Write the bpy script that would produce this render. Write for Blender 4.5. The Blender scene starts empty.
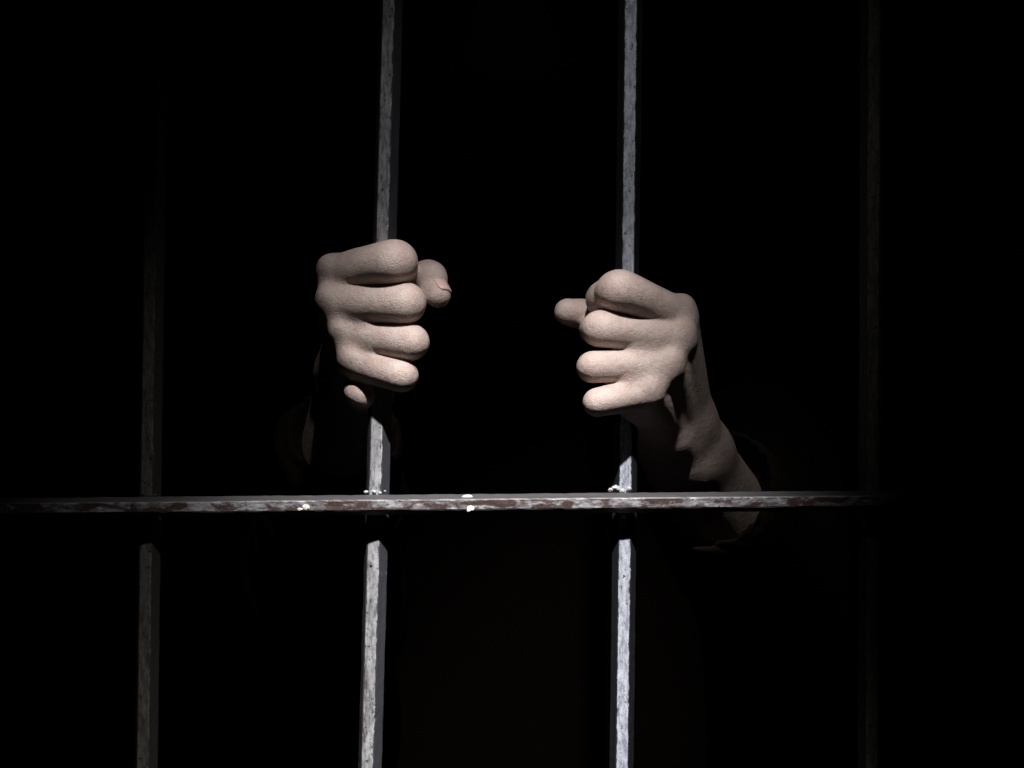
import bpy, bmesh, math, random
import numpy as np
from mathutils import Vector, Matrix

# ------------------------------------------------------------------ camera, world, light
SC = bpy.context.scene
COL = SC.collection
ZC = 1.33            # camera height
D = 1.30             # camera to the plane of the bars
LENS = 85.0
FPX = LENS / 36.0 * 1024.0

cam_data = bpy.data.cameras.new('camera')
cam_data.lens = LENS
cam_data.sensor_width = 36.0
cam_data.clip_start = 0.05
cam = bpy.data.objects.new('camera', cam_data)
cam.location = (0, -D, ZC)
cam.rotation_euler = (math.pi / 2, 0, 0)
COL.objects.link(cam)
SC.camera = cam

world = bpy.data.worlds.new('world')
SC.world = world
world.use_nodes = True
world.node_tree.nodes['Background'].inputs['Color'].default_value = (0.6, 0.7, 1.0, 1)
world.node_tree.nodes['Background'].inputs['Strength'].default_value = 0.00012

LIGHT_POS = Vector((0.075, -0.95, ZC + 1.20))
# one ceiling lamp in the corridor: an oval hot beam and its weaker wide spill, both leaning to the right at the top
for _name, _aim, _half, _sx, _roll, _watt in (
        ('corridor_lamp_beam', (-0.0087, 0.0, ZC - 0.2224), 7.32, 0.928, 29.9, 265.0),
        ('corridor_lamp_spill', (-0.0480, 0.0, ZC - 0.1115), 13.6, 0.560, -42.8, 30.0)):
    sd = bpy.data.lights.new(_name, 'SPOT')
    sd.energy = _watt
    sd.color = (1.0, 0.975, 0.965)
    sd.spot_size = math.radians(2 * _half)
    sd.spot_blend = 1.0
    sd.shadow_soft_size = 0.02
    sl = bpy.data.objects.new(_name, sd)
    sl.location = LIGHT_POS
    _q = (Vector(_aim) - LIGHT_POS).to_track_quat('-Z', 'Y')
    sl.rotation_euler = (_q.to_matrix() @ Matrix.Rotation(math.radians(_roll), 3, 'Z')).to_euler()
    sl.scale = (_sx, 1.0, 1.0)
    COL.objects.link(sl)

SC.view_settings.view_transform = 'Standard'
SC.view_settings.look = 'None'
SC.view_settings.gamma = 1.0
SC.view_settings.use_curve_mapping = False
SC.view_settings.exposure = 0.0


def P(px, py, ymm=0.0):
    """photo pixel + distance behind the bars' plane (mm) -> point in metres"""
    y = ymm / 1000.0
    k = (D + y) / FPX
    return np.array(((px - 512) * k, y, ZC + (384 - py) * k))


# ------------------------------------------------------------------ materials
def new_mat(name):
    m = bpy.data.materials.new(name)
    m.use_nodes = True
    nt = m.node_tree
    nt.nodes.clear()
    out = nt.nodes.new('ShaderNodeOutputMaterial')
    b = nt.nodes.new('ShaderNodeBsdfPrincipled')
    nt.links.new(b.outputs[0], out.inputs[0])
    return m, nt, b


def node(nt, typ, **kw):
    n = nt.nodes.new(typ)
    for k, v in kw.items():
        if k.startswith('i_'):
            key = k[2:]
            n.inputs[int(key) if key.isdigit() else key].default_value = v
        else:
            setattr(n, k, v)
    return n


def ramp(nt, src, stops):
    r = nt.nodes.new('ShaderNodeValToRGB')
    e = r.color_ramp.elements
    while len(e) < len(stops):
        e.new(0.5)
    for i, (p, c) in enumerate(stops):
        e[i].position = p
        e[i].color = (*c, 1) if len(c) == 3 else c
    nt.links.new(src, r.inputs[0])
    return r


def mix(nt, fac, a, b):
    m = nt.nodes.new('ShaderNodeMix')
    m.data_type = 'RGBA'
    for sock, v in ((m.inputs[0], fac), (m.inputs[6], a), (m.inputs[7], b)):
        if isinstance(v, bpy.types.NodeSocket):
            nt.links.new(v, sock)
        elif isinstance(v, tuple):
            sock.default_value = (*v, 1)
        else:
            sock.default_value = v
    return m.outputs[2]


def coords(nt, scale=(1, 1, 1), rot=(0, 0, 0)):
    tc = nt.nodes.new('ShaderNodeTexCoord')
    mp = nt.nodes.new('ShaderNodeMapping')
    mp.inputs['Scale'].default_value = scale
    mp.inputs['Rotation'].default_value = rot
    nt.links.new(tc.outputs['Object'], mp.inputs[0])
    return mp.outputs[0]


def noise(nt, vec, scale, detail=4, rough=0.55, dist=0.0):
    n = nt.nodes.new('ShaderNodeTexNoise')
    n.inputs['Scale'].default_value = scale
    n.inputs['Detail'].default_value = detail
    n.inputs['Roughness'].default_value = rough
    n.inputs['Distortion'].default_value = dist
    nt.links.new(vec, n.inputs['Vector'])
    return n.outputs['Fac']


def bump(nt, b, height, strength, distance, prev=None):
    n = nt.nodes.new('ShaderNodeBump')
    n.inputs['Strength'].default_value = strength
    n.inputs['Distance'].default_value = distance
    nt.links.new(height, n.inputs['Height'])
    if prev is not None:
        nt.links.new(prev.outputs[0], n.inputs['Normal'])
    nt.links.new(n.outputs[0], b.inputs['Normal'])
    return n


def mat_bar(name, paint, worn, rustc, rust_amount, steel_shade, streak=0.25, axis='z', rust_scale=75):
    """pale worn paint on the faces marked by the 'paint' attribute, shade darkened into the colour of the others,
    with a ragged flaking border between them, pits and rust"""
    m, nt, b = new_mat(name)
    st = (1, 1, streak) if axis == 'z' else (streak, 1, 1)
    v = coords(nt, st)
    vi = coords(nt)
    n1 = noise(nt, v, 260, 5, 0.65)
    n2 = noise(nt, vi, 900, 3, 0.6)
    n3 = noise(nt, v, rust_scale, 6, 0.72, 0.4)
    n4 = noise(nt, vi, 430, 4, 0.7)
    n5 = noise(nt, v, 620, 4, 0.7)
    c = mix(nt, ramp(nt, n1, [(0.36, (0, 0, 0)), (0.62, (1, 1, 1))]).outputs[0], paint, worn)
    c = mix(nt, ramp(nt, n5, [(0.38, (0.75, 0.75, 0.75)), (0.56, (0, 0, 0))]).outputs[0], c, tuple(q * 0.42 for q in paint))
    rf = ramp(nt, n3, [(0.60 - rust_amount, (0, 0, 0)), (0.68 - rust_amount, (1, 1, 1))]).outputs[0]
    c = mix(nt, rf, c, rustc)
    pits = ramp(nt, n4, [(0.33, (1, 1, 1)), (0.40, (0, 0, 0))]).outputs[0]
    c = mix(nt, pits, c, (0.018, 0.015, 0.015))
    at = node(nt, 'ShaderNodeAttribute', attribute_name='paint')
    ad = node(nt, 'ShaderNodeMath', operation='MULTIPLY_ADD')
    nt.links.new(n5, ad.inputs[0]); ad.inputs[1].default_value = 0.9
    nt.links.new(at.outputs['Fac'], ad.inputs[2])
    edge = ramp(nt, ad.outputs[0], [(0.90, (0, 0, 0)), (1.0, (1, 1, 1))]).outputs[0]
    c = mix(nt, edge, steel_shade, c)  # side faces get their shade as dark colour, edged by flaking paint
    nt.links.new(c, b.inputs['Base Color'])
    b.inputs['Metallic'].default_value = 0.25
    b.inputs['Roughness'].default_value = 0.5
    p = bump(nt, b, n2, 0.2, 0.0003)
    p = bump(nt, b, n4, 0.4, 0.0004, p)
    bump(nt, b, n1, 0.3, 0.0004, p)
    return m


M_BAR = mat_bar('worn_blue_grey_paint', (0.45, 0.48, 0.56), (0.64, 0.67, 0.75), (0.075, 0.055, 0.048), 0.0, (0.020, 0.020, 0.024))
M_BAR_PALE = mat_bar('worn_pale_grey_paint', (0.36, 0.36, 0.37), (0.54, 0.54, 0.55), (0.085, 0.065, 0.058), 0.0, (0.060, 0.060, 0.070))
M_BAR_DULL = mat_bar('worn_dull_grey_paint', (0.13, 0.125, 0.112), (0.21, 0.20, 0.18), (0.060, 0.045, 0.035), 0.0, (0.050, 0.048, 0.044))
M_CROSS = mat_bar('rusty_grey_paint', (0.17, 0.15, 0.155), (0.50, 0.50, 0.53), (0.070, 0.043, 0.038), 0.150, (0.080, 0.075, 0.078), 0.35, 'x', 170)


def mat_simple(name, col, rough, nscale=60, var=0.35, bstr=0.3, bdist=0.002, spec=0.4):
    m, nt, b = new_mat(name)
    v = coords(nt)
    n = noise(nt, v, nscale, 6, 0.6)
    lo = tuple(c * (1 - var) for c in col)
    hi = tuple(min(1, c * (1 + var)) for c in col)
    nt.links.new(mix(nt, n, lo, hi), b.inputs['Base Color'])
    b.inputs['Roughness'].default_value = rough
    b.inputs['Specular IOR Level'].default_value = spec
    bump(nt, b, n, bstr, bdist)
    return m


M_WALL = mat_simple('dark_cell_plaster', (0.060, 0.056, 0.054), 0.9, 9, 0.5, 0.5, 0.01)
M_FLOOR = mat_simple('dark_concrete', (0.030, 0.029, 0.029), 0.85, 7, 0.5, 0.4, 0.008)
M_SHIRT = mat_simple('dark_brown_cotton', (0.013, 0.0085, 0.0058), 0.95, 420, 0.3, 0.4, 0.001, 0.1)
M_TROUSERS = mat_simple('black_cotton', (0.010, 0.010, 0.012), 0.95, 420, 0.3, 0.4, 0.001, 0.1)
M_SHOE = mat_simple('black_leather', (0.008, 0.008, 0.008), 0.5, 200, 0.3, 0.3, 0.001)
M_HAIR = mat_simple('dark_hair', (0.012, 0.009, 0.008), 0.6, 300, 0.4, 0.6, 0.003)
M_FLAKE = mat_simple('chipped_white_paint', (0.85, 0.82, 0.74), 0.7, 500, 0.1, 0.4, 0.001)
M_WELD = mat_simple('pale_weld', (0.45, 0.455, 0.47), 0.6, 700, 0.3, 0.5, 0.001)


def mat_skin():
    m, nt, b = new_mat('skin')
    v = coords(nt)
    blot = noise(nt, v, 95, 4, 0.6)
    fine = noise(nt, v, 620, 3, 0.6)
    c = mix(nt, ramp(nt, blot, [(0.35, (0, 0, 0)), (0.70, (1, 1, 1))]).outputs[0],
            (0.55, 0.455, 0.412), (0.45, 0.335, 0.298))
    c = mix(nt, ramp(nt, fine, [(0.40, (0.0, 0.0, 0.0)), (0.75, (0.45, 0.45, 0.45))]).outputs[0],
            c, (0.36, 0.255, 0.225))
    nt.links.new(c, b.inputs['Base Color'])
    b.inputs['Roughness'].default_value = 0.52
    b.inputs['Specular IOR Level'].default_value = 0.35
    b.inputs['Subsurface Weight'].default_value = 0.12
    b.inputs['Subsurface Radius'].default_value = (1.0, 0.35, 0.2)
    b.inputs['Subsurface Scale'].default_value = 0.0025
    vo = node(nt, 'ShaderNodeTexVoronoi', feature='DISTANCE_TO_EDGE')
    vo.inputs['Scale'].default_value = 820
    wv = nt.nodes.new('ShaderNodeVectorMath')
    wn = nt.nodes.new('ShaderNodeTexNoise')
    wn.inputs['Scale'].default_value = 260
    nt.links.new(v, wn.inputs['Vector'])
    sc = nt.nodes.new('ShaderNodeVectorMath'); sc.operation = 'SCALE'
    sc.inputs['Scale'].default_value = 0.0016
    nt.links.new(wn.outputs['Color'], sc.inputs[0])
    wv.operation = 'ADD'
    nt.links.new(v, wv.inputs[0]); nt.links.new(sc.outputs[0], wv.inputs[1])
    nt.links.new(wv.outputs[0], vo.inputs['Vector'])
    vr = ramp(nt, vo.outputs['Distance'], [(0.0, (0, 0, 0)), (0.16, (1, 1, 1))]).outputs[0]
    p = bump(nt, b, vr, 0.45, 0.00036)
    n2 = noise(nt, v, 330, 4, 0.6)
    bump(nt, b, n2, 0.35, 0.0014, p)
    return m


M_SKIN = mat_skin()
mn, ntn, bn = new_mat('fingernail')
bn.inputs['Base Color'].default_value = (0.62, 0.42, 0.39, 1)
bn.inputs['Roughness'].default_value = 0.28
M_NAIL = mn


# ------------------------------------------------------------------ helpers
def mesh_obj(name, verts, faces, mat, parent=None, smooth=False):
    me = bpy.data.meshes.new(name)
    me.from_pydata(verts, [], faces)
    me.update()
    if smooth:
        me.polygons.foreach_set('use_smooth', [True] * len(me.polygons))
    me.materials.append(mat)
    o = bpy.data.objects.new(name, me)
    COL.objects.link(o)
    o.parent = parent
    return o


def slab(name, lo, hi, mat):
    x0, y0, z0 = lo
    x1, y1, z1 = hi
    v = [(x0, y0, z0), (x1, y0, z0), (x1, y1, z0), (x0, y1, z0), (x0, y0, z1), (x1, y0, z1), (x1, y1, z1), (x0, y1, z1)]
    f = [(3, 2, 1, 0), (4, 5, 6, 7), (0, 1, 5, 4), (1, 2, 6, 5), (2, 3, 7, 6), (3, 0, 4, 7)]
    o = mesh_obj(name, v, f, mat)
    o['kind'] = 'structure'
    return o


# ------------------------------------------------------------------ the setting
CEIL = 2.70
HALF = 1.45
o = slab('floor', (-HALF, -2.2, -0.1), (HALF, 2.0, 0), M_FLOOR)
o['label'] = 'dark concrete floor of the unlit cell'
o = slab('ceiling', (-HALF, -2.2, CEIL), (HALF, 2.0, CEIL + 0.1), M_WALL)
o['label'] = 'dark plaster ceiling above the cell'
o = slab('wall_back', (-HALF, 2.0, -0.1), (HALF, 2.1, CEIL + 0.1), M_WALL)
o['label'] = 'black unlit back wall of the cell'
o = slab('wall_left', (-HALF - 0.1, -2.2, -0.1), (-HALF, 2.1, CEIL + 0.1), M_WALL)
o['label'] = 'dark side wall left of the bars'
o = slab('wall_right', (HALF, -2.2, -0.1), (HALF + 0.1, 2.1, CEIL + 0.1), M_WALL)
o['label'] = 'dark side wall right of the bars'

# ------------------------------------------------------------------ the grille of hexagonal bars
RH = 0.0067          # circumradius of the vertical hexagonal bars
AP = RH * math.cos(math.pi / 6)
RC = 0.0055          # circumradius of the crossbar
APC = RC * math.cos(math.pi / 6)
CROSS_Y = -(AP + APC) - 0.0036


def hex_bar(name, a, b, r, turn, mat, parent, step=0.003, fine=None, seed=0, wob=0.00006, paint=(1, 0.5, 0.0, 0.0, 0.0, 0.5)):
    """hexagonal rod from a to b with softly broken edges; rings are dense inside `fine` (range of the parameter 0..1)"""
    rng = np.random.default_rng(seed)
    a = np.array(a); b = np.array(b)
    L = np.linalg.norm(b - a)
    w = (b - a) / L
    front = np.array((0, -1.0, 0))
    side = np.cross(w, front); side /= np.linalg.norm(side)
    fr = np.cross(side, w)
    ts = [0.0]
    f0, f1 = fine
    ts += list(np.linspace(f0, f1, int((f1 - f0) * L / step)))
    ts += [1.0]
    verts, faces = [], []
    bev = 0.09
    prof = []
    for k in range(6):
        a0 = math.radians(60 * k + 30 + turn)      # corners at 30, 90 ... so a flat faces the front
        a1 = math.radians(60 * (k + 1) + 30 + turn)
        p0 = np.array((math.cos(a0), math.sin(a0))); p1 = np.array((math.cos(a1), math.sin(a1)))
        prof.append(p0 + (p1 - p0) * bev); prof.append(p0 + (p1 - p0) * 0.5); prof.append(p0 + (p1 - p0) * (1 - bev))
    # angle 0 = front
    n = len(prof)
    rw = np.zeros(n)
    for i, t in enumerate(ts):
        rw = rw * 0.6 + rng.normal(0, wob, n)
        c = a + (b - a) * t
        for j, q in enumerate(prof):
            rr = r + rw[j]
            verts.append(tuple(c + fr * q[0] * rr + side * q[1] * rr))
    for i in range(len(ts) - 1):
        for j in range(n):
            j2 = (j + 1) % n
            faces.append((i * n + j, i * n + j2, (i + 1) * n + j2, (i + 1) * n + j))
    faces.append(tuple(range(n))[::-1])
    faces.append(tuple((len(ts) - 1) * n + j for j in range(n)))
    o = mesh_obj(name, verts, faces, mat, parent)
    # facets in order: -0 front, then towards the bar's right side and round the back
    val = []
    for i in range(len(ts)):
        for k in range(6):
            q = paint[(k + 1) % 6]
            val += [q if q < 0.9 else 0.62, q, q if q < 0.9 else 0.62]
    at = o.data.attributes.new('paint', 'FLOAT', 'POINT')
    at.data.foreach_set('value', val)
    bm = bmesh.new(); bm.from_mesh(o.data); bmesh.ops.recalc_face_normals(bm, faces=bm.faces); bm.to_mesh(o.data); bm.free()
    return o


grille = bpy.data.objects.new('cell_bar_grille', None)
COL.objects.link(grille)
grille['label'] = 'welded grille of worn grey hexagonal prison bars with one rusty crossbar'
grille['category'] = 'prison bars'

# pixel x at the picture's top and bottom, turn about its own axis
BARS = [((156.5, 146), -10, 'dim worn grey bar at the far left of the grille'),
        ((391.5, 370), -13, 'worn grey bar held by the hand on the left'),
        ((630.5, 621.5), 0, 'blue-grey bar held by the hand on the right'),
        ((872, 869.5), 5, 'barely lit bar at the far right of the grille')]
# paint on the facets, side shade put in as less paint: front, right, ... , left (0 = darkest)
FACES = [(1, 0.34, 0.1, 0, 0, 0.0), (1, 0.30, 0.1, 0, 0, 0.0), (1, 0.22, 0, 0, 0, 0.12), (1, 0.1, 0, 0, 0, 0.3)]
bar_axis = []
for i, ((xt, xb), turn, lab) in enumerate(BARS):
    pt, pb = P(xt, 0), P(xb, 768)
    dr = (pt - pb) / (pt[2] - pb[2])
    a = pb + dr * (0.0 - pb[2]); b = pb + dr * (CEIL - pb[2])
    lo = (pb[2] - 0.03) / CEIL; hi = (pt[2] + 0.03) / CEIL
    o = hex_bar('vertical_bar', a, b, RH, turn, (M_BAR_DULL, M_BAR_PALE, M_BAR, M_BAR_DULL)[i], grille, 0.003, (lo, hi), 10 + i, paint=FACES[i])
    o['label'] = lab
    bar_axis.append((a, b))

ca = P(100, 507.2, CROSS_Y * 1000); cb = P(850, 500.8, CROSS_Y * 1000)
dr = (cb - ca) / (cb[0] - ca[0])
c0 = ca + dr * (-HALF - ca[0]); c1 = ca + dr * (HALF - ca[0])
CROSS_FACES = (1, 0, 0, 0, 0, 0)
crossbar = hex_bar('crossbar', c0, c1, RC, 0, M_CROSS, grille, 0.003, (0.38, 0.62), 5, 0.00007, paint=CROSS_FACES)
crossbar['label'] = 'rusty flaking horizontal crossbar in front of the upright bars'


def blob(name, c, r, mat, parent, seed, sq=(1, 1, 1), rough=0.25, sub=2):
    rng = random.Random(seed)
    bm = bmesh.new()
    bmesh.ops.create_icosphere(bm, subdivisions=sub, radius=1.0)
    for v in bm.verts:
        k = 1 + rng.uniform(-rough, rough)
        v.co = Vector((c[0] + v.co.x * r * sq[0] * k, c[1] + v.co.y * r * sq[1] * k, c[2] + v.co.z * r * sq[2] * k))
    me = bpy.data.meshes.new(name); bm.to_mesh(me); bm.free()
    me.materials.append(mat)
    o = bpy.data.objects.new(name, me); COL.objects.link(o); o.parent = parent
    return o


# flakes of white paint on the crossbar and weld spatter where the bars meet
FY = (CROSS_Y - APC) * 1000
for i, (px, py, w, h) in enumerate([(467, 497.0, 4.6, 2.2), (470, 508.5, 3.6, 3.0), (306, 507, 3.6, 2.4), (300, 509, 2.6, 1.5)]):
    yy = FY if py > 500 else FY + 2.0
    blob('paint_flake', P(px, py, yy), 0.00054, M_FLAKE, crossbar, i, (w, 0.7, h), 0.3)
WY = -AP * 1000
for i, (px, py, r) in enumerate([(616, 488, 3.6), (611, 490, 2.6), (629, 489, 2.8), (622, 491, 3.0),
                                 (366, 492, 2.0), (374, 492, 2.4), (380, 493, 1.8), (624, 518, 1.6), (385, 491, 1.2)]):
    blob('weld_bead', P(px, py, WY - 1.6), r * 0.00054, M_WELD, grille, 40 + i, (1.1, 0.9, 0.8), 0.22)
# faint smudges left by rust at the outer joints
for i, (px, py, r) in enumerate([(143, 495, 2.0), (155, 495, 2.2), (150, 496, 2.0)]):
    blob('weld_bead', P(px, py, WY - 1.6), r * 0.00054, M_BAR_DULL, grille, 60 + i, (1.1, 0.9, 0.8), 0.22)


# ------------------------------------------------------------------ implicit surfaces -> one continuous mesh
class Grid:
    def __init__(s, X, Y, Z):
        s.ax = [np.asarray(A, np.float32) for A in (X, Y, Z)]
        s.shape = tuple(len(A) for A in s.ax)

    def sl(s, lo, hi):
        r = []
        for A, l, h in zip(s.ax, lo, hi):
            i0 = max(0, int(np.searchsorted(A, l)) - 1)
            i1 = min(len(A), int(np.searchsorted(A, h)) + 1)
            if i1 <= i0:
                return None
            r.append(slice(i0, i1))
        return tuple(r)

    def pts(s, sl):
        return (s.ax[0][sl[0]][:, None, None], s.ax[1][sl[1]][None, :, None], s.ax[2][sl[2]][None, None, :])


BIG = 0.05


def smin(a, b, k):
    if k <= 0:
        return np.minimum(a, b)
    h = np.clip(0.5 + 0.5 * (b - a) / k, 0, 1)
    return b + (a - b) * h - k * h * (1 - h)


class Field:
    """a scalar field on a window of a grid, built up from rounded cones"""
    def __init__(s, g, lo, hi):
        s.g = g
        s.win = g.sl(lo, hi)
        s.off = [w.start for w in s.win]
        s.f = np.full(tuple(w.stop - w.start for w in s.win), BIG, np.float32)

    def loc(s, lo, hi):
        q = s.g.sl(lo, hi)
        if q is None:
            return None, None
        a = tuple(slice(max(x.start, w.start), min(x.stop, w.stop)) for x, w in zip(q, s.win))
        if any(x.stop <= x.start for x in a):
            return None, None
        return a, tuple(slice(x.start - o, x.stop - o) for x, o in zip(a, s.off))

    def cone(s, a, b, ra, rb, k=0.004, flat=None, ff=1.0, m=0.016, sub=False):
        """flat/ff: squash along a direction (ff<1 = thinner)"""
        a = np.asarray(a, np.float32); b = np.asarray(b, np.float32)
        R = max(ra, rb) + m
        ga, la = s.loc(np.minimum(a, b) - R, np.maximum(a, b) + R)
        if ga is None:
            return s
        X, Y, Z = s.g.pts(ga)
        d = b - a
        L2 = float(d @ d)
        px, py, pz = X - a[0], Y - a[1], Z - a[2]
        if L2 > 1e-12:
            t = np.clip((px * d[0] + py * d[1] + pz * d[2]) / L2, 0, 1)
        else:
            t = np.zeros((1, 1, 1), np.float32)
        qx, qy, qz = px - t * d[0], py - t * d[1], pz - t * d[2]
        q2 = qx * qx + qy * qy + qz * qz
        if flat is not None:
            n = np.asarray(flat, np.float32); n = n / np.linalg.norm(n)
            dn = qx * n[0] + qy * n[1] + qz * n[2]
            q2 = q2 + (1 / ff ** 2 - 1) * dn * dn
        v = np.sqrt(q2) - (ra + (rb - ra) * t)
        cur = s.f[la]
        if sub:
            s.f[la] = -smin(-cur, v, k)
        else:
            s.f[la] = smin(cur, v.astype(np.float32), k)
        return s

    def ball(s, c, r, k=0.004, **kw):
        return s.cone(c, c, r, r, k, **kw)

    def tube(s, pts, radii, k=0.004, n=7, tension=0.5, m=0.016):
        """smooth tapering tube through the points (one field, merged once so that it does not swell at its joints)"""
        pts = [np.asarray(p, float) for p in pts]
        e = [pts[0] * 2 - pts[1]] + pts + [pts[-1] * 2 - pts[-2]]
        q, r = [], []
        for i in range(len(pts) - 1):
            p0, p1, p2, p3 = e[i:i + 4]
            m1 = (p2 - p0) * tension * 0.5; m2 = (p3 - p1) * tension * 0.5
            for j in range(n):
                t = j / n
                q.append((2 * t ** 3 - 3 * t * t + 1) * p1 + (t ** 3 - 2 * t * t + t) * m1 * 2 + (-2 * t ** 3 + 3 * t * t) * p2 + (t ** 3 - t * t) * m2 * 2)
                u = t * t * (3 - 2 * t)
                r.append(radii[i] * (1 - u) + radii[i + 1] * u)
        q.append(pts[-1]); r.append(radii[-1])
        w = np.array(q); R = max(r) + m
        tmp = Field(s.g, w.min(0) - R, w.max(0) + R)
        for a, b, ra, rb in zip(q[:-1], q[1:], r[:-1], r[1:]):
            tmp.cone(a, b, ra, rb, 0.0, m=m)
        s.merge(tmp, k)
        return s

    def merge(s, o, k):
        """merge another field into this one"""
        a = tuple(slice(max(x.start, w.start), min(x.stop, w.stop)) for x, w in zip(o.win, s.win))
        if any(x.stop <= x.start for x in a):
            return s
        ls = tuple(slice(x.start - q, x.stop - q) for x, q in zip(a, s.off))
        lo = tuple(slice(x.start - q, x.stop - q) for x, q in zip(a, o.off))
        s.f[ls] = smin(s.f[ls], o.f[lo], k)
        return s


def surface(fld):
    """naive surface nets on a (stretched) grid"""
    f = fld.f
    ins = f < 0
    nx, ny, nz = f.shape
    cnt = np.zeros((nx - 1, ny - 1, nz - 1), np.int8)
    for dx in (0, 1):
        for dy in (0, 1):
            for dz in (0, 1):
                cnt += ins[dx:nx - 1 + dx, dy:ny - 1 + dy, dz:nz - 1 + dz]
    act = (cnt > 0) & (cnt < 8)
    I, J, K = np.nonzero(act)
    idx = np.full(act.shape, -1, np.int32)
    idx[I, J, K] = np.arange(len(I))
    cor = {}
    for dx in (0, 1):
        for dy in (0, 1):
            for dz in (0, 1):
                cor[dx, dy, dz] = f[I + dx, J + dy, K + dz]
    acc = np.zeros((len(I), 3)); n = np.zeros(len(I))
    keys = list(cor)
    for p in keys:
        for ax in range(3):
            if p[ax] == 0:
                q = list(p); q[ax] = 1; q = tuple(q)
                va, vb = cor[p], cor[q]
                m = (va < 0) != (vb < 0)
                t = np.where(m, va / np.where(m, va - vb, 1), 0)
                e = np.tile(np.array(p, float), (len(I), 1))
                e[:, ax] += t
                acc[m] += e[m]; n[m] += 1
    acc /= n[:, None]
    V = np.empty((len(I), 3))
    for ax, ii in enumerate((I, J, K)):
        A = fld.g.ax[ax].astype(float)
        g0 = ii + fld.off[ax]
        V[:, ax] = A[g0] + (A[g0 + 1] - A[g0]) * acc[:, ax]
    F = []
    # x edges
    for ax in range(3):
        s0 = [slice(None)] * 3; s1 = [slice(None)] * 3
        s0[ax] = slice(0, -1); s1[ax] = slice(1, None)
        o1, o2 = [(1, 2), (2, 0), (0, 1)][ax]
        for t in (o1, o2):
            s0[t] = slice(1, -1); s1[t] = slice(1, -1)
        A = ins[tuple(s0)]; B = ins[tuple(s1)]
        for flip, M in ((False, A & ~B), (True, ~A & B)):
            i, j, k = np.nonzero(M)
            c = [i, j, k]
            c[o1] = c[o1] + 1; c[o2] = c[o2] + 1

            def at(d1, d2):
                q = list(c); q[o1] = q[o1] + d1; q[o2] = q[o2] + d2
                return idx[q[0], q[1], q[2]]
            quad = np.stack([at(-1, -1), at(0, -1), at(0, 0), at(-1, 0)], 1)
            F.append(quad[:, ::-1] if flip else quad)
    F = np.concatenate(F)
    return V, F


def np_obj(name, V, F, mat, parent=None):
    me = bpy.data.meshes.new(name)
    me.vertices.add(len(V)); me.vertices.foreach_set('co', V.astype(np.float32).ravel())
    me.loops.add(F.size); me.loops.foreach_set('vertex_index', F.astype(np.int32).ravel())
    me.polygons.add(len(F))
    me.polygons.foreach_set('loop_start', np.arange(0, F.size, 4, dtype=np.int32))
    me.polygons.foreach_set('use_smooth', np.ones(len(F), bool))
    me.update(calc_edges=True); me.validate()
    me.materials.append(mat)
    o = bpy.data.objects.new(name, me); COL.objects.link(o); o.parent = parent
    return o


def axis(segs):
    """segs: (start, end, step) joined into one strictly rising axis"""
    out = []
    for a, b, st in segs:
        n = max(1, int(round((b - a) / st)))
        out += list(np.linspace(a, b, n, endpoint=False))
    out.append(segs[-1][1])
    return out


def unit(v):
    v = np.asarray(v, float)
    return v / np.linalg.norm(v)


# ---- joints (photo pixel x, y, mm behind the bars' plane), radii in mm
HANDS = {
    'L': dict(
        fingers=[  # mcp, pip, dip, tip, (r_mcp, r_mid, r_pip, r_dip, r_tip)
            ((336, 273, 4), (393, 262, -22), (400, 267, 3), (388, 274, 16), (10.2, 11.2, 12.0, 9.4, 7.2)),
            ((336, 302, -1), (403, 303, -21), (405, 306, 6), (386, 308, 17), (10.8, 11.2, 11.2, 9.6, 7.4)),
            ((348, 333, -2), (409, 342, -20), (410, 343, 5), (388, 344, 16), (10.0, 10.4, 9.8, 8.6, 7.0)),
            ((357, 361, -5), (400, 375, -19), (402, 376, 1), (386, 376, 12), (9.6, 9.6, 9.0, 7.6, 6.2)),
        ],
        carpal=[(350, 352, 74), (351, 366, 76), (353, 382, 74), (356, 396, 68)],
        thumb=[(366, 356, 58), (378, 316, 36), (425, 278, 16), (438, 295, 6)],
        thumb_r=(15, 11.5, 9.6, 7.0),
        wrist=((348, 372, 92), (354, 408, 86)), wrist_r=(17, 16),
        elbow=(316, 612, 272), mid_r=(26, 30),
        extra=[((361, 388, 16), 8.5), ((362, 396, 24), 9), ((361, 389, 6), 8), ((356, 391, -2), 6.0), ((362, 394, -3), 6.2), ((367, 397, -2), 5.0)],
        cuff=0.22, web=(0.22, 0.48, 0.40), bar=1, side=-1),
    'R': dict(
        fingers=[
            ((677, 317, 2), (621, 291, -24), (603, 300, -3), (614, 311, 14), (11.2, 11.0, 11.2, 9.4, 7.4)),
            ((676, 338, -5), (603, 329, -23), (596, 330, 4), (616, 332, 16), (10.6, 10.4, 9.9, 8.6, 7.2)),
            ((664, 366, -10), (595, 367, -26), (592, 368, 0), (614, 368, 14), (9.8, 9.4, 8.4, 7.6, 6.8)),
            ((644, 392, -15), (599, 402, -29), (597, 403, -9), (614, 402, 6), (9.0, 8.6, 7.6, 6.9, 6.2)),
        ],
        carpal=[(689, 420, 46), (682, 428, 43), (674, 434, 39), (664, 438, 31)],
        thumb=[(672, 410, 52), (656, 358, 36), (610, 319, 21), (568, 312, 11)],
        thumb_r=(15, 11.5, 9.4, 7.4),
        wrist=((699, 450, 65), (676, 462, 53)), wrist_r=(17, 16),
        elbow=(806, 640, 250), mid_r=(26, 31),
        extra=[((652, 416, 12), 10), ((652, 430, 24), 11)],
        cuff=0.21, web=(0.20, 0.55, 0.50), bar=2, side=1),
}


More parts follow.
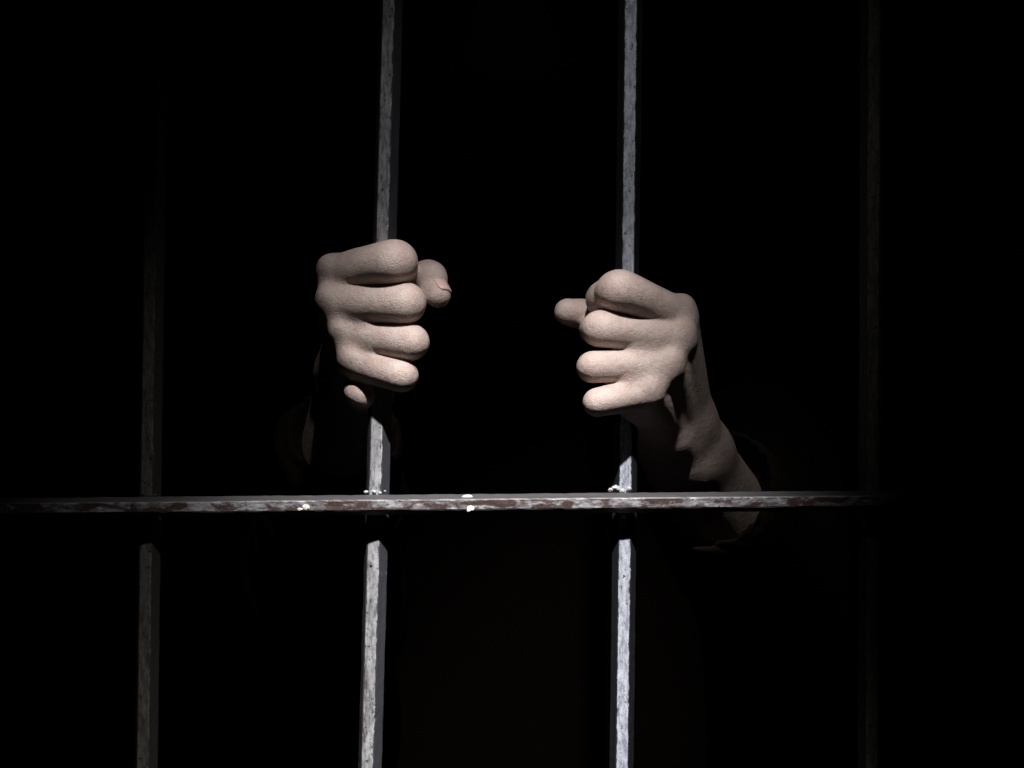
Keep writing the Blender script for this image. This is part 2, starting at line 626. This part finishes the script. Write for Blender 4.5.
def build_hand(g, H):
    pts = []
    for fg in H['fingers']:
        pts += [P(*q) for q in fg[:4]]
    pts += [P(*q) for q in H['carpal']] + [P(*q) for q in H['thumb']] + [P(*q) for q in H['wrist']]
    pts = np.array(pts)
    lo, hi = pts.min(0) - 0.03, pts.max(0) + 0.03
    mm = 0.001
    # palm: metacarpals, their palmar cushion, the bony knuckles and tendons on the back
    pal = Field(g, lo, hi)
    palmward = np.array((-H['side'] * 0.85, 0.25, -0.1))
    back = -palmward
    MC = [P(*fg[0]) for fg in H['fingers']]; CA = [P(*c) for c in H['carpal']]
    for i, fg in enumerate(H['fingers']):
        a, b = MC[i], CA[i]
        r = fg[4][0] * mm
        pal.cone(a, b, r * 0.95, 0.0130, 0.0055)
        pal.cone(a + palmward * 0.008 + (b - a) * 0.22, b + palmward * 0.010, 0.0105, 0.0125, 0.008)
        if i < 3:        # flesh between neighbouring metacarpals
            pal.cone((a + MC[i + 1]) / 2 + palmward * 0.002 + (b - a) * 0.03, (b + CA[i + 1]) / 2, 0.0097, 0.0130, 0.0055)
        pal.cone(a + back * r * 0.35 + (b - a) * 0.05, b + back * 0.0065, 0.0042, 0.0034, 0.008)
        out = unit(a - (P(*fg[1]) + b) / 2)
        pal.ball(a + out * (r * 0.95 - 0.0030), 0.0060, 0.0035)      # bony head of the knuckle
    for c, r in H['extra']:
        pal.ball(P(*c), r * mm, 0.006)
    fingers = []
    for i, fg in enumerate(H['fingers']):
        F = Field(g, lo, hi)
        m, p, d, t = [P(*q) for q in fg[:4]]
        rm, rw, rp, rd, rt = [q * mm for q in fg[4]]
        F.tube([m, m * 0.5 + p * 0.5, p, p * 0.5 + d * 0.5, d, t], [rm * 0.97, rw, rp, rp * 0.5 + rd * 0.5, rd, rt], 0.0)
        out = unit(p - (m + d) / 2)
        F.ball(p + out * rp * 0.22, rp * 0.80, 0.003)
        fingers.append(F)
    # skin webs between neighbouring fingers
    for i, (fa, fb) in enumerate(zip(H['fingers'][:-1], H['fingers'][1:])):
        t = H['web'][i]
        ma, pa, mb, pb = P(*fa[0]), P(*fa[1]), P(*fb[0]), P(*fb[1])
        e0 = (ma + mb) / 2; e1 = (ma + (pa - ma) * t + mb + (pb - mb) * t) / 2
        pal.cone(e0, e1, 0.0086, 0.0074, 0.003)
    th = [P(*q) for q in H['thumb']]
    tr = [q * mm for q in H['thumb_r']]
    T = Field(g, lo, hi)
    T.tube([th[0], th[1], th[2], th[2] * 0.4 + th[3] * 0.6, th[3]], [tr[0], tr[1], tr[2], tr[3] * 1.16, tr[3]], 0.0)
    allf = fingers[0]
    for F in fingers[1:]:
        allf.merge(F, 0.0010)
    pal.merge(T, 0.007)
    pal.merge(allf, 0.0032)
    # room for the bar inside the grip
    a, b = bar_axis[H['bar']]
    pal.cone(a, b, 0.0063, 0.0063, 0.0008, sub=True, m=0.004)
    return pal


FZ0, FZ1 = ZC - 0.050, ZC + 0.084
g = Grid(axis([(-0.42, -0.118, 0.008), (-0.118, -0.034, 0.0009), (-0.034, 0.022, 0.0022), (0.022, 0.108, 0.0009), (0.108, 0.42, 0.008)]),
         axis([(-0.12, -0.045, 0.012), (-0.045, 0.035, 0.0009), (0.035, 0.085, 0.002), (0.085, 0.28, 0.006), (0.28, 0.62, 0.0055)]),
         axis([(-0.02, FZ0 - 0.12, 0.012), (FZ0 - 0.12, FZ0, 0.004), (FZ0, FZ1, 0.0009), (FZ1, FZ1 + 0.06, 0.005), (FZ1 + 0.06, ZC + 0.50, 0.004)]))

body = Field(g, (-1, -1, -1), (1, 1, 3))

# ---- torso, head and legs (standing behind the bars)
SHZ = ZC + 0.115
CY = 0.46
SH = {'L': np.array((-0.185, CY - 0.02, SHZ)), 'R': np.array((0.185, CY - 0.02, SHZ))}
FLATY = (0, 1, 0)
body.cone((0, CY, SHZ - 0.10), (0, CY, SHZ - 0.32), 0.150, 0.135, 0.03, FLATY, 0.70, m=0.03)
body.cone((-0.09, CY, SHZ - 0.07), (0.09, CY, SHZ - 0.07), 0.085, 0.085, 0.05, m=0.03)
body.cone((0, CY + 0.005, SHZ - 0.30), (0, CY + 0.01, SHZ - 0.50), 0.135, 0.150, 0.04, FLATY, 0.72, m=0.03)
for s in (-1, 1):
    body.cone((s * 0.15, CY, SHZ - 0.015), (s * 0.05, CY + 0.01, SHZ + 0.035), 0.050, 0.045, 0.04, m=0.03)
    hip = np.array((s * 0.085, CY + 0.01, SHZ - 0.56)); knee = np.array((s * 0.105, CY - 0.01, 0.50)); ank = np.array((s * 0.115, CY + 0.03, 0.09))
    body.cone(hip, knee, 0.088, 0.056, 0.03, m=0.03)
    body.cone(knee, ank, 0.055, 0.036, 0.02, m=0.03)
    body.cone(ank + np.array((0, 0.02, -0.05)), ank + np.array((s * 0.02, -0.16, -0.065)), 0.034, 0.024, 0.02, m=0.03)
neck_b = np.array((0, CY + 0.015, SHZ + 0.02)); hc = np.array((0, CY - 0.045, SHZ + 0.205))
body.cone(neck_b, hc + np.array((0, 0.035, -0.06)), 0.060, 0.056, 0.03, m=0.03)
head = Field(g, hc - 0.17, hc + 0.17)
head.ball(hc + (0, 0.020, 0.035), 0.092, 0.02, flat=(1, 0, 0), ff=0.84, m=0.03)          # skull
head.cone(hc + (0, -0.028, 0.02), hc + (0, -0.045, -0.075), 0.062, 0.036, 0.03, m=0.03)   # face down to the chin
for s in (-1, 1):
    head.ball(hc + (s * 0.036, -0.060, -0.008), 0.022, 0.02)          # cheek bones
    head.cone(hc + (s * 0.052, 0.01, -0.045), hc + (s * 0.020, -0.055, -0.088), 0.020, 0.016, 0.02)   # jaw
    head.cone(hc + (s * 0.012, -0.088, 0.032), hc + (s * 0.045, -0.072, 0.030), 0.009, 0.008, 0.010)   # brow
    head.ball(hc + (s * 0.031, -0.094, 0.012), 0.0135, 0.008, sub=True)          # eye socket
    head.ball(hc + (s * 0.031, -0.074, 0.012), 0.0125, 0.002)          # eye
    head.cone(hc + (s * 0.079, 0.022, 0.028), hc + (s * 0.074, 0.014, -0.022), 0.014, 0.009, 0.004, flat=(1, 0.25, 0), ff=0.45)   # ear
    head.ball(hc + (s * 0.013, -0.098, -0.018), 0.008, 0.004)          # nostril wing
head.cone(hc + (0, -0.088, 0.024), hc + (0, -0.108, -0.014), 0.008, 0.0105, 0.010)         # nose
for dz, r in ((-0.044, 0.0065), (-0.054, 0.0078)):
    head.cone(hc + (-0.019, -0.078, dz), hc + (0.019, -0.078, dz), r * 0.6, r * 0.6, 0.004)
    head.cone(hc + (-0.008, -0.084, dz), hc + (0.008, -0.084, dz), r, r, 0.005)           # lips
body.merge(head, 0.012)

# ---- arms and hands
ELB = {}
for key, H in HANDS.items():
    w0, w1 = P(*H['wrist'][0]), P(*H['wrist'][1])
    r0, r1 = [q * 0.001 for q in H['wrist_r']]
    el = P(*H['elbow']); ELB[key] = el
    c0, c1 = P(*H['carpal'][0]), P(*H['carpal'][3])
    m0 = w0 + (el - w0) * 0.5; m1 = w1 + (el - w1) * 0.5
    a0, a1 = [q * 0.001 for q in H['mid_r']]
    arm = Field(g, np.minimum(np.minimum(w0, w1), el) - 0.16, np.maximum(np.maximum(w0, w1), el) + 0.16)
    arm.cone(c0, w0, 0.0145, r0, 0.010)
    arm.cone(c1, w1, 0.0140, r1, 0.010)
    arm.cone(w0, m0, r0, a0, 0.012, m=0.025)
    arm.cone(w1, m1, r1, a1, 0.012, m=0.025)
    arm.cone(m0, el, a0, 0.036, 0.015, m=0.03)
    arm.cone(m1, el, a1, 0.036, 0.015, m=0.03)
    hand = build_hand(g, H)
    arm.merge(hand, 0.009)
    body.merge(arm, 0.006)
    body.cone(el, SH[key], 0.037, 0.052, 0.02, m=0.03)

V, F = surface(body)
person = np_obj('person', V, F, M_SKIN)
person['label'] = 'person in a dark brown shirt gripping two prison bars with both fists'
person['category'] = 'person'
print('person faces', len(F))

# ---- clothes, from the same anatomy, a little looser
gc = Grid(axis([(-0.40, 0.40, 0.0045)]), axis([(0.03, 0.24, 0.0045), (0.24, 0.66, 0.007)]), axis([(0.02, ZC - 0.26, 0.01), (ZC - 0.26, ZC + 0.06, 0.0045), (ZC + 0.06, 1.56, 0.007)]))
sh = Field(gc, (-1, -1, -1), (1, 1, 3))
E = 0.012
sh.cone((0, CY, SHZ - 0.10), (0, CY, SHZ - 0.34), 0.150 + E, 0.142 + E, 0.03, FLATY, 0.72, m=0.03)
sh.cone((-0.09, CY, SHZ - 0.07), (0.09, CY, SHZ - 0.07), 0.085 + E, 0.085 + E, 0.05, m=0.03)
sh.cone((0, CY + 0.005, SHZ - 0.30), (0, CY + 0.01, SHZ - 0.56), 0.142 + E, 0.162 + E, 0.04, FLATY, 0.74, m=0.03)
for s in (-1, 1):
    sh.cone((s * 0.15, CY, SHZ - 0.015), (s * 0.05, CY + 0.01, SHZ + 0.030), 0.050 + E, 0.045 + E, 0.04, m=0.03)
sh.cone(neck_b + (0, 0, -0.03), neck_b + (0, -0.010, 0.052), 0.075, 0.071, 0.012, m=0.03)
sh.cone(neck_b + (0, 0, 0.03), neck_b + (0, -0.02, 0.12), 0.062, 0.062, 0.002, sub=True, m=0.01)
rngf = random.Random(3)
for key, H in HANDS.items():
    w = (P(*H['wrist'][0]) + P(*H['wrist'][1])) / 2
    el = ELB[key]
    d = unit(el - w)
    L = np.linalg.norm(el - w)
    cuff = w + d * L * H['cuff']
    sh.cone(cuff, el, 0.036 if key == 'L' else 0.042, 0.053, 0.015, m=0.03)
    sh.cone(el, SH[key], 0.054, 0.070, 0.03, m=0.03)
    # rolled cuff and folds round the elbow
    for t, r in ((0.30, 0.044), (0.48, 0.047), (0.66, 0.051), (0.80, 0.055)):
        c = w + d * L * t
        tilt = unit(np.array((rngf.uniform(-.4, .4), rngf.uniform(-.3, .3), rngf.uniform(-.3, .3))))
        sh.cone(c - d * 0.004, c + d * 0.004, r, r, 0.006, flat=d + tilt * 0.5, ff=0.25, m=0.02)
    # open end of the sleeve
    sh.cone(w - d * 0.05, cuff - d * 0.018, 0.031 if key == 'L' else 0.035, 0.032 if key == 'L' else 0.037, 0.002, sub=True, m=0.02)
V, F = surface(sh)
shirt = np_obj('shirt', V, F, M_SHIRT, person)
shirt['label'] = 'dark brown long-sleeved shirt pushed up to the forearms'

tr = Field(gc, (-1, -1, -1), (1, 1, 3))
tr.cone((0, CY + 0.008, SHZ - 0.47), (0, CY + 0.01, SHZ - 0.53), 0.155 + 0.005, 0.165, 0.03, FLATY, 0.74, m=0.03)
for s in (-1, 1):
    hip = np.array((s * 0.085, CY + 0.01, SHZ - 0.56)); knee = np.array((s * 0.105, CY - 0.01, 0.50)); ank = np.array((s * 0.115, CY + 0.03, 0.09))
    tr.cone(hip, knee, 0.099, 0.074, 0.03, m=0.03)
    tr.cone(knee, ank + (0, 0, 0.01), 0.073, 0.062, 0.02, m=0.03)
V, F = surface(tr)
np_obj('trousers', V, F, M_TROUSERS, person)

for s in (-1, 1):
    gs = Grid(axis([(s * 0.13 - 0.09, s * 0.13 + 0.09, 0.005)]), axis([(CY - 0.22, CY + 0.14, 0.005)]), axis([(-0.012, 0.14, 0.005)]))
    sf = Field(gs, (-1, -1, -1), (1, 1, 1))
    ank = np.array((s * 0.115, CY + 0.03, 0.09))
    sf.cone(ank + (0, 0.025, -0.048), ank + (s * 0.02, -0.165, -0.060), 0.046, 0.036, 0.01)
    sf.cone(ank + (0, 0.02, -0.045), ank + (0, 0.005, 0.01), 0.046, 0.048, 0.012)
    X, Y, Z = gs.pts(gs.sl((-9, -9, -9), (9, 9, 9)))
    sf.f = np.maximum(sf.f, (0.001 - Z) + 0 * sf.f)
    V, F = surface(sf)
    np_obj('shoe', V, F, M_SHOE, person)

# hair: a cap over the skull
gh = Grid(axis([(-0.13, 0.13, 0.005)]), axis([(hc[1] - 0.15, hc[1] + 0.16, 0.005)]), axis([(hc[2] - 0.10, hc[2] + 0.16, 0.005)]))
hf = Field(gh, (-1, -1, -1), (1, 1, 3))
hf.ball(hc + (0, 0.026, 0.040), 0.100, 0.01, flat=(1, 0, 0), ff=0.86, m=0.03)
hf.cone(hc + (0, -0.075, -0.06), hc + (0, -0.085, 0.035), 0.075, 0.058, 0.012, sub=True, m=0.04)
for s in (-1, 1):
    hf.ball(hc + (s * 0.085, 0.015, -0.005), 0.030, 0.008, sub=True)
V, F = surface(hf)
np_obj('hair', V, F, M_HAIR, person)


# thumb nails
def nail(H, out, wid, length, back):
    a, b = P(*H['thumb'][2]), P(*H['thumb'][3])
    r = H['thumb_r'][3] * 0.001
    ax = unit(b - a)
    n = unit(np.asarray(out, float) - ax * (np.asarray(out, float) @ ax))
    sd_ = np.cross(ax, n)
    c = b - ax * back
    vs, fs = [], []
    NU, NV = 9, 9
    for layer in (0, 1):
        for i in range(NU):
            u = i / (NU - 1) * 2 - 1
            for j in range(NV):
                v = j / (NV - 1)
                half = wid * (1 - 0.25 * max(0, 0.25 - v) / 0.25) * (1 - 0.35 * max(0, v - 0.8) / 0.2)
                ang = u * half / r
                rr = r * (1.17 - 0.17 * v) + (0.0002 if layer == 0 else -0.0016)
                vs.append(tuple(c + ax * (v * length) + n * math.cos(ang) * rr + sd_ * math.sin(ang) * rr))
    N = NU * NV
    for i in range(NU - 1):
        for j in range(NV - 1):
            q = (i * NV + j, (i + 1) * NV + j, (i + 1) * NV + j + 1, i * NV + j + 1)
            fs.append(q); fs.append(tuple(N + k for k in q[::-1]))
    for i in range(NU - 1):
        for j in (0, NV - 1):
            fs.append((i * NV + j, (i + 1) * NV + j, N + (i + 1) * NV + j, N + i * NV + j))
    for j in range(NV - 1):
        for i in (0, NU - 1):
            fs.append((i * NV + j, i * NV + j + 1, N + i * NV + j + 1, N + i * NV + j))
    o = mesh_obj('thumb_nail', vs, fs, M_NAIL, person, True)
    bm = bmesh.new(); bm.from_mesh(o.data); bmesh.ops.recalc_face_normals(bm, faces=bm.faces); bm.to_mesh(o.data); bm.free()
    return o


nail(HANDS['L'], (0.7, -0.55, 0.35), 0.0054, 0.0098, 0.0060)
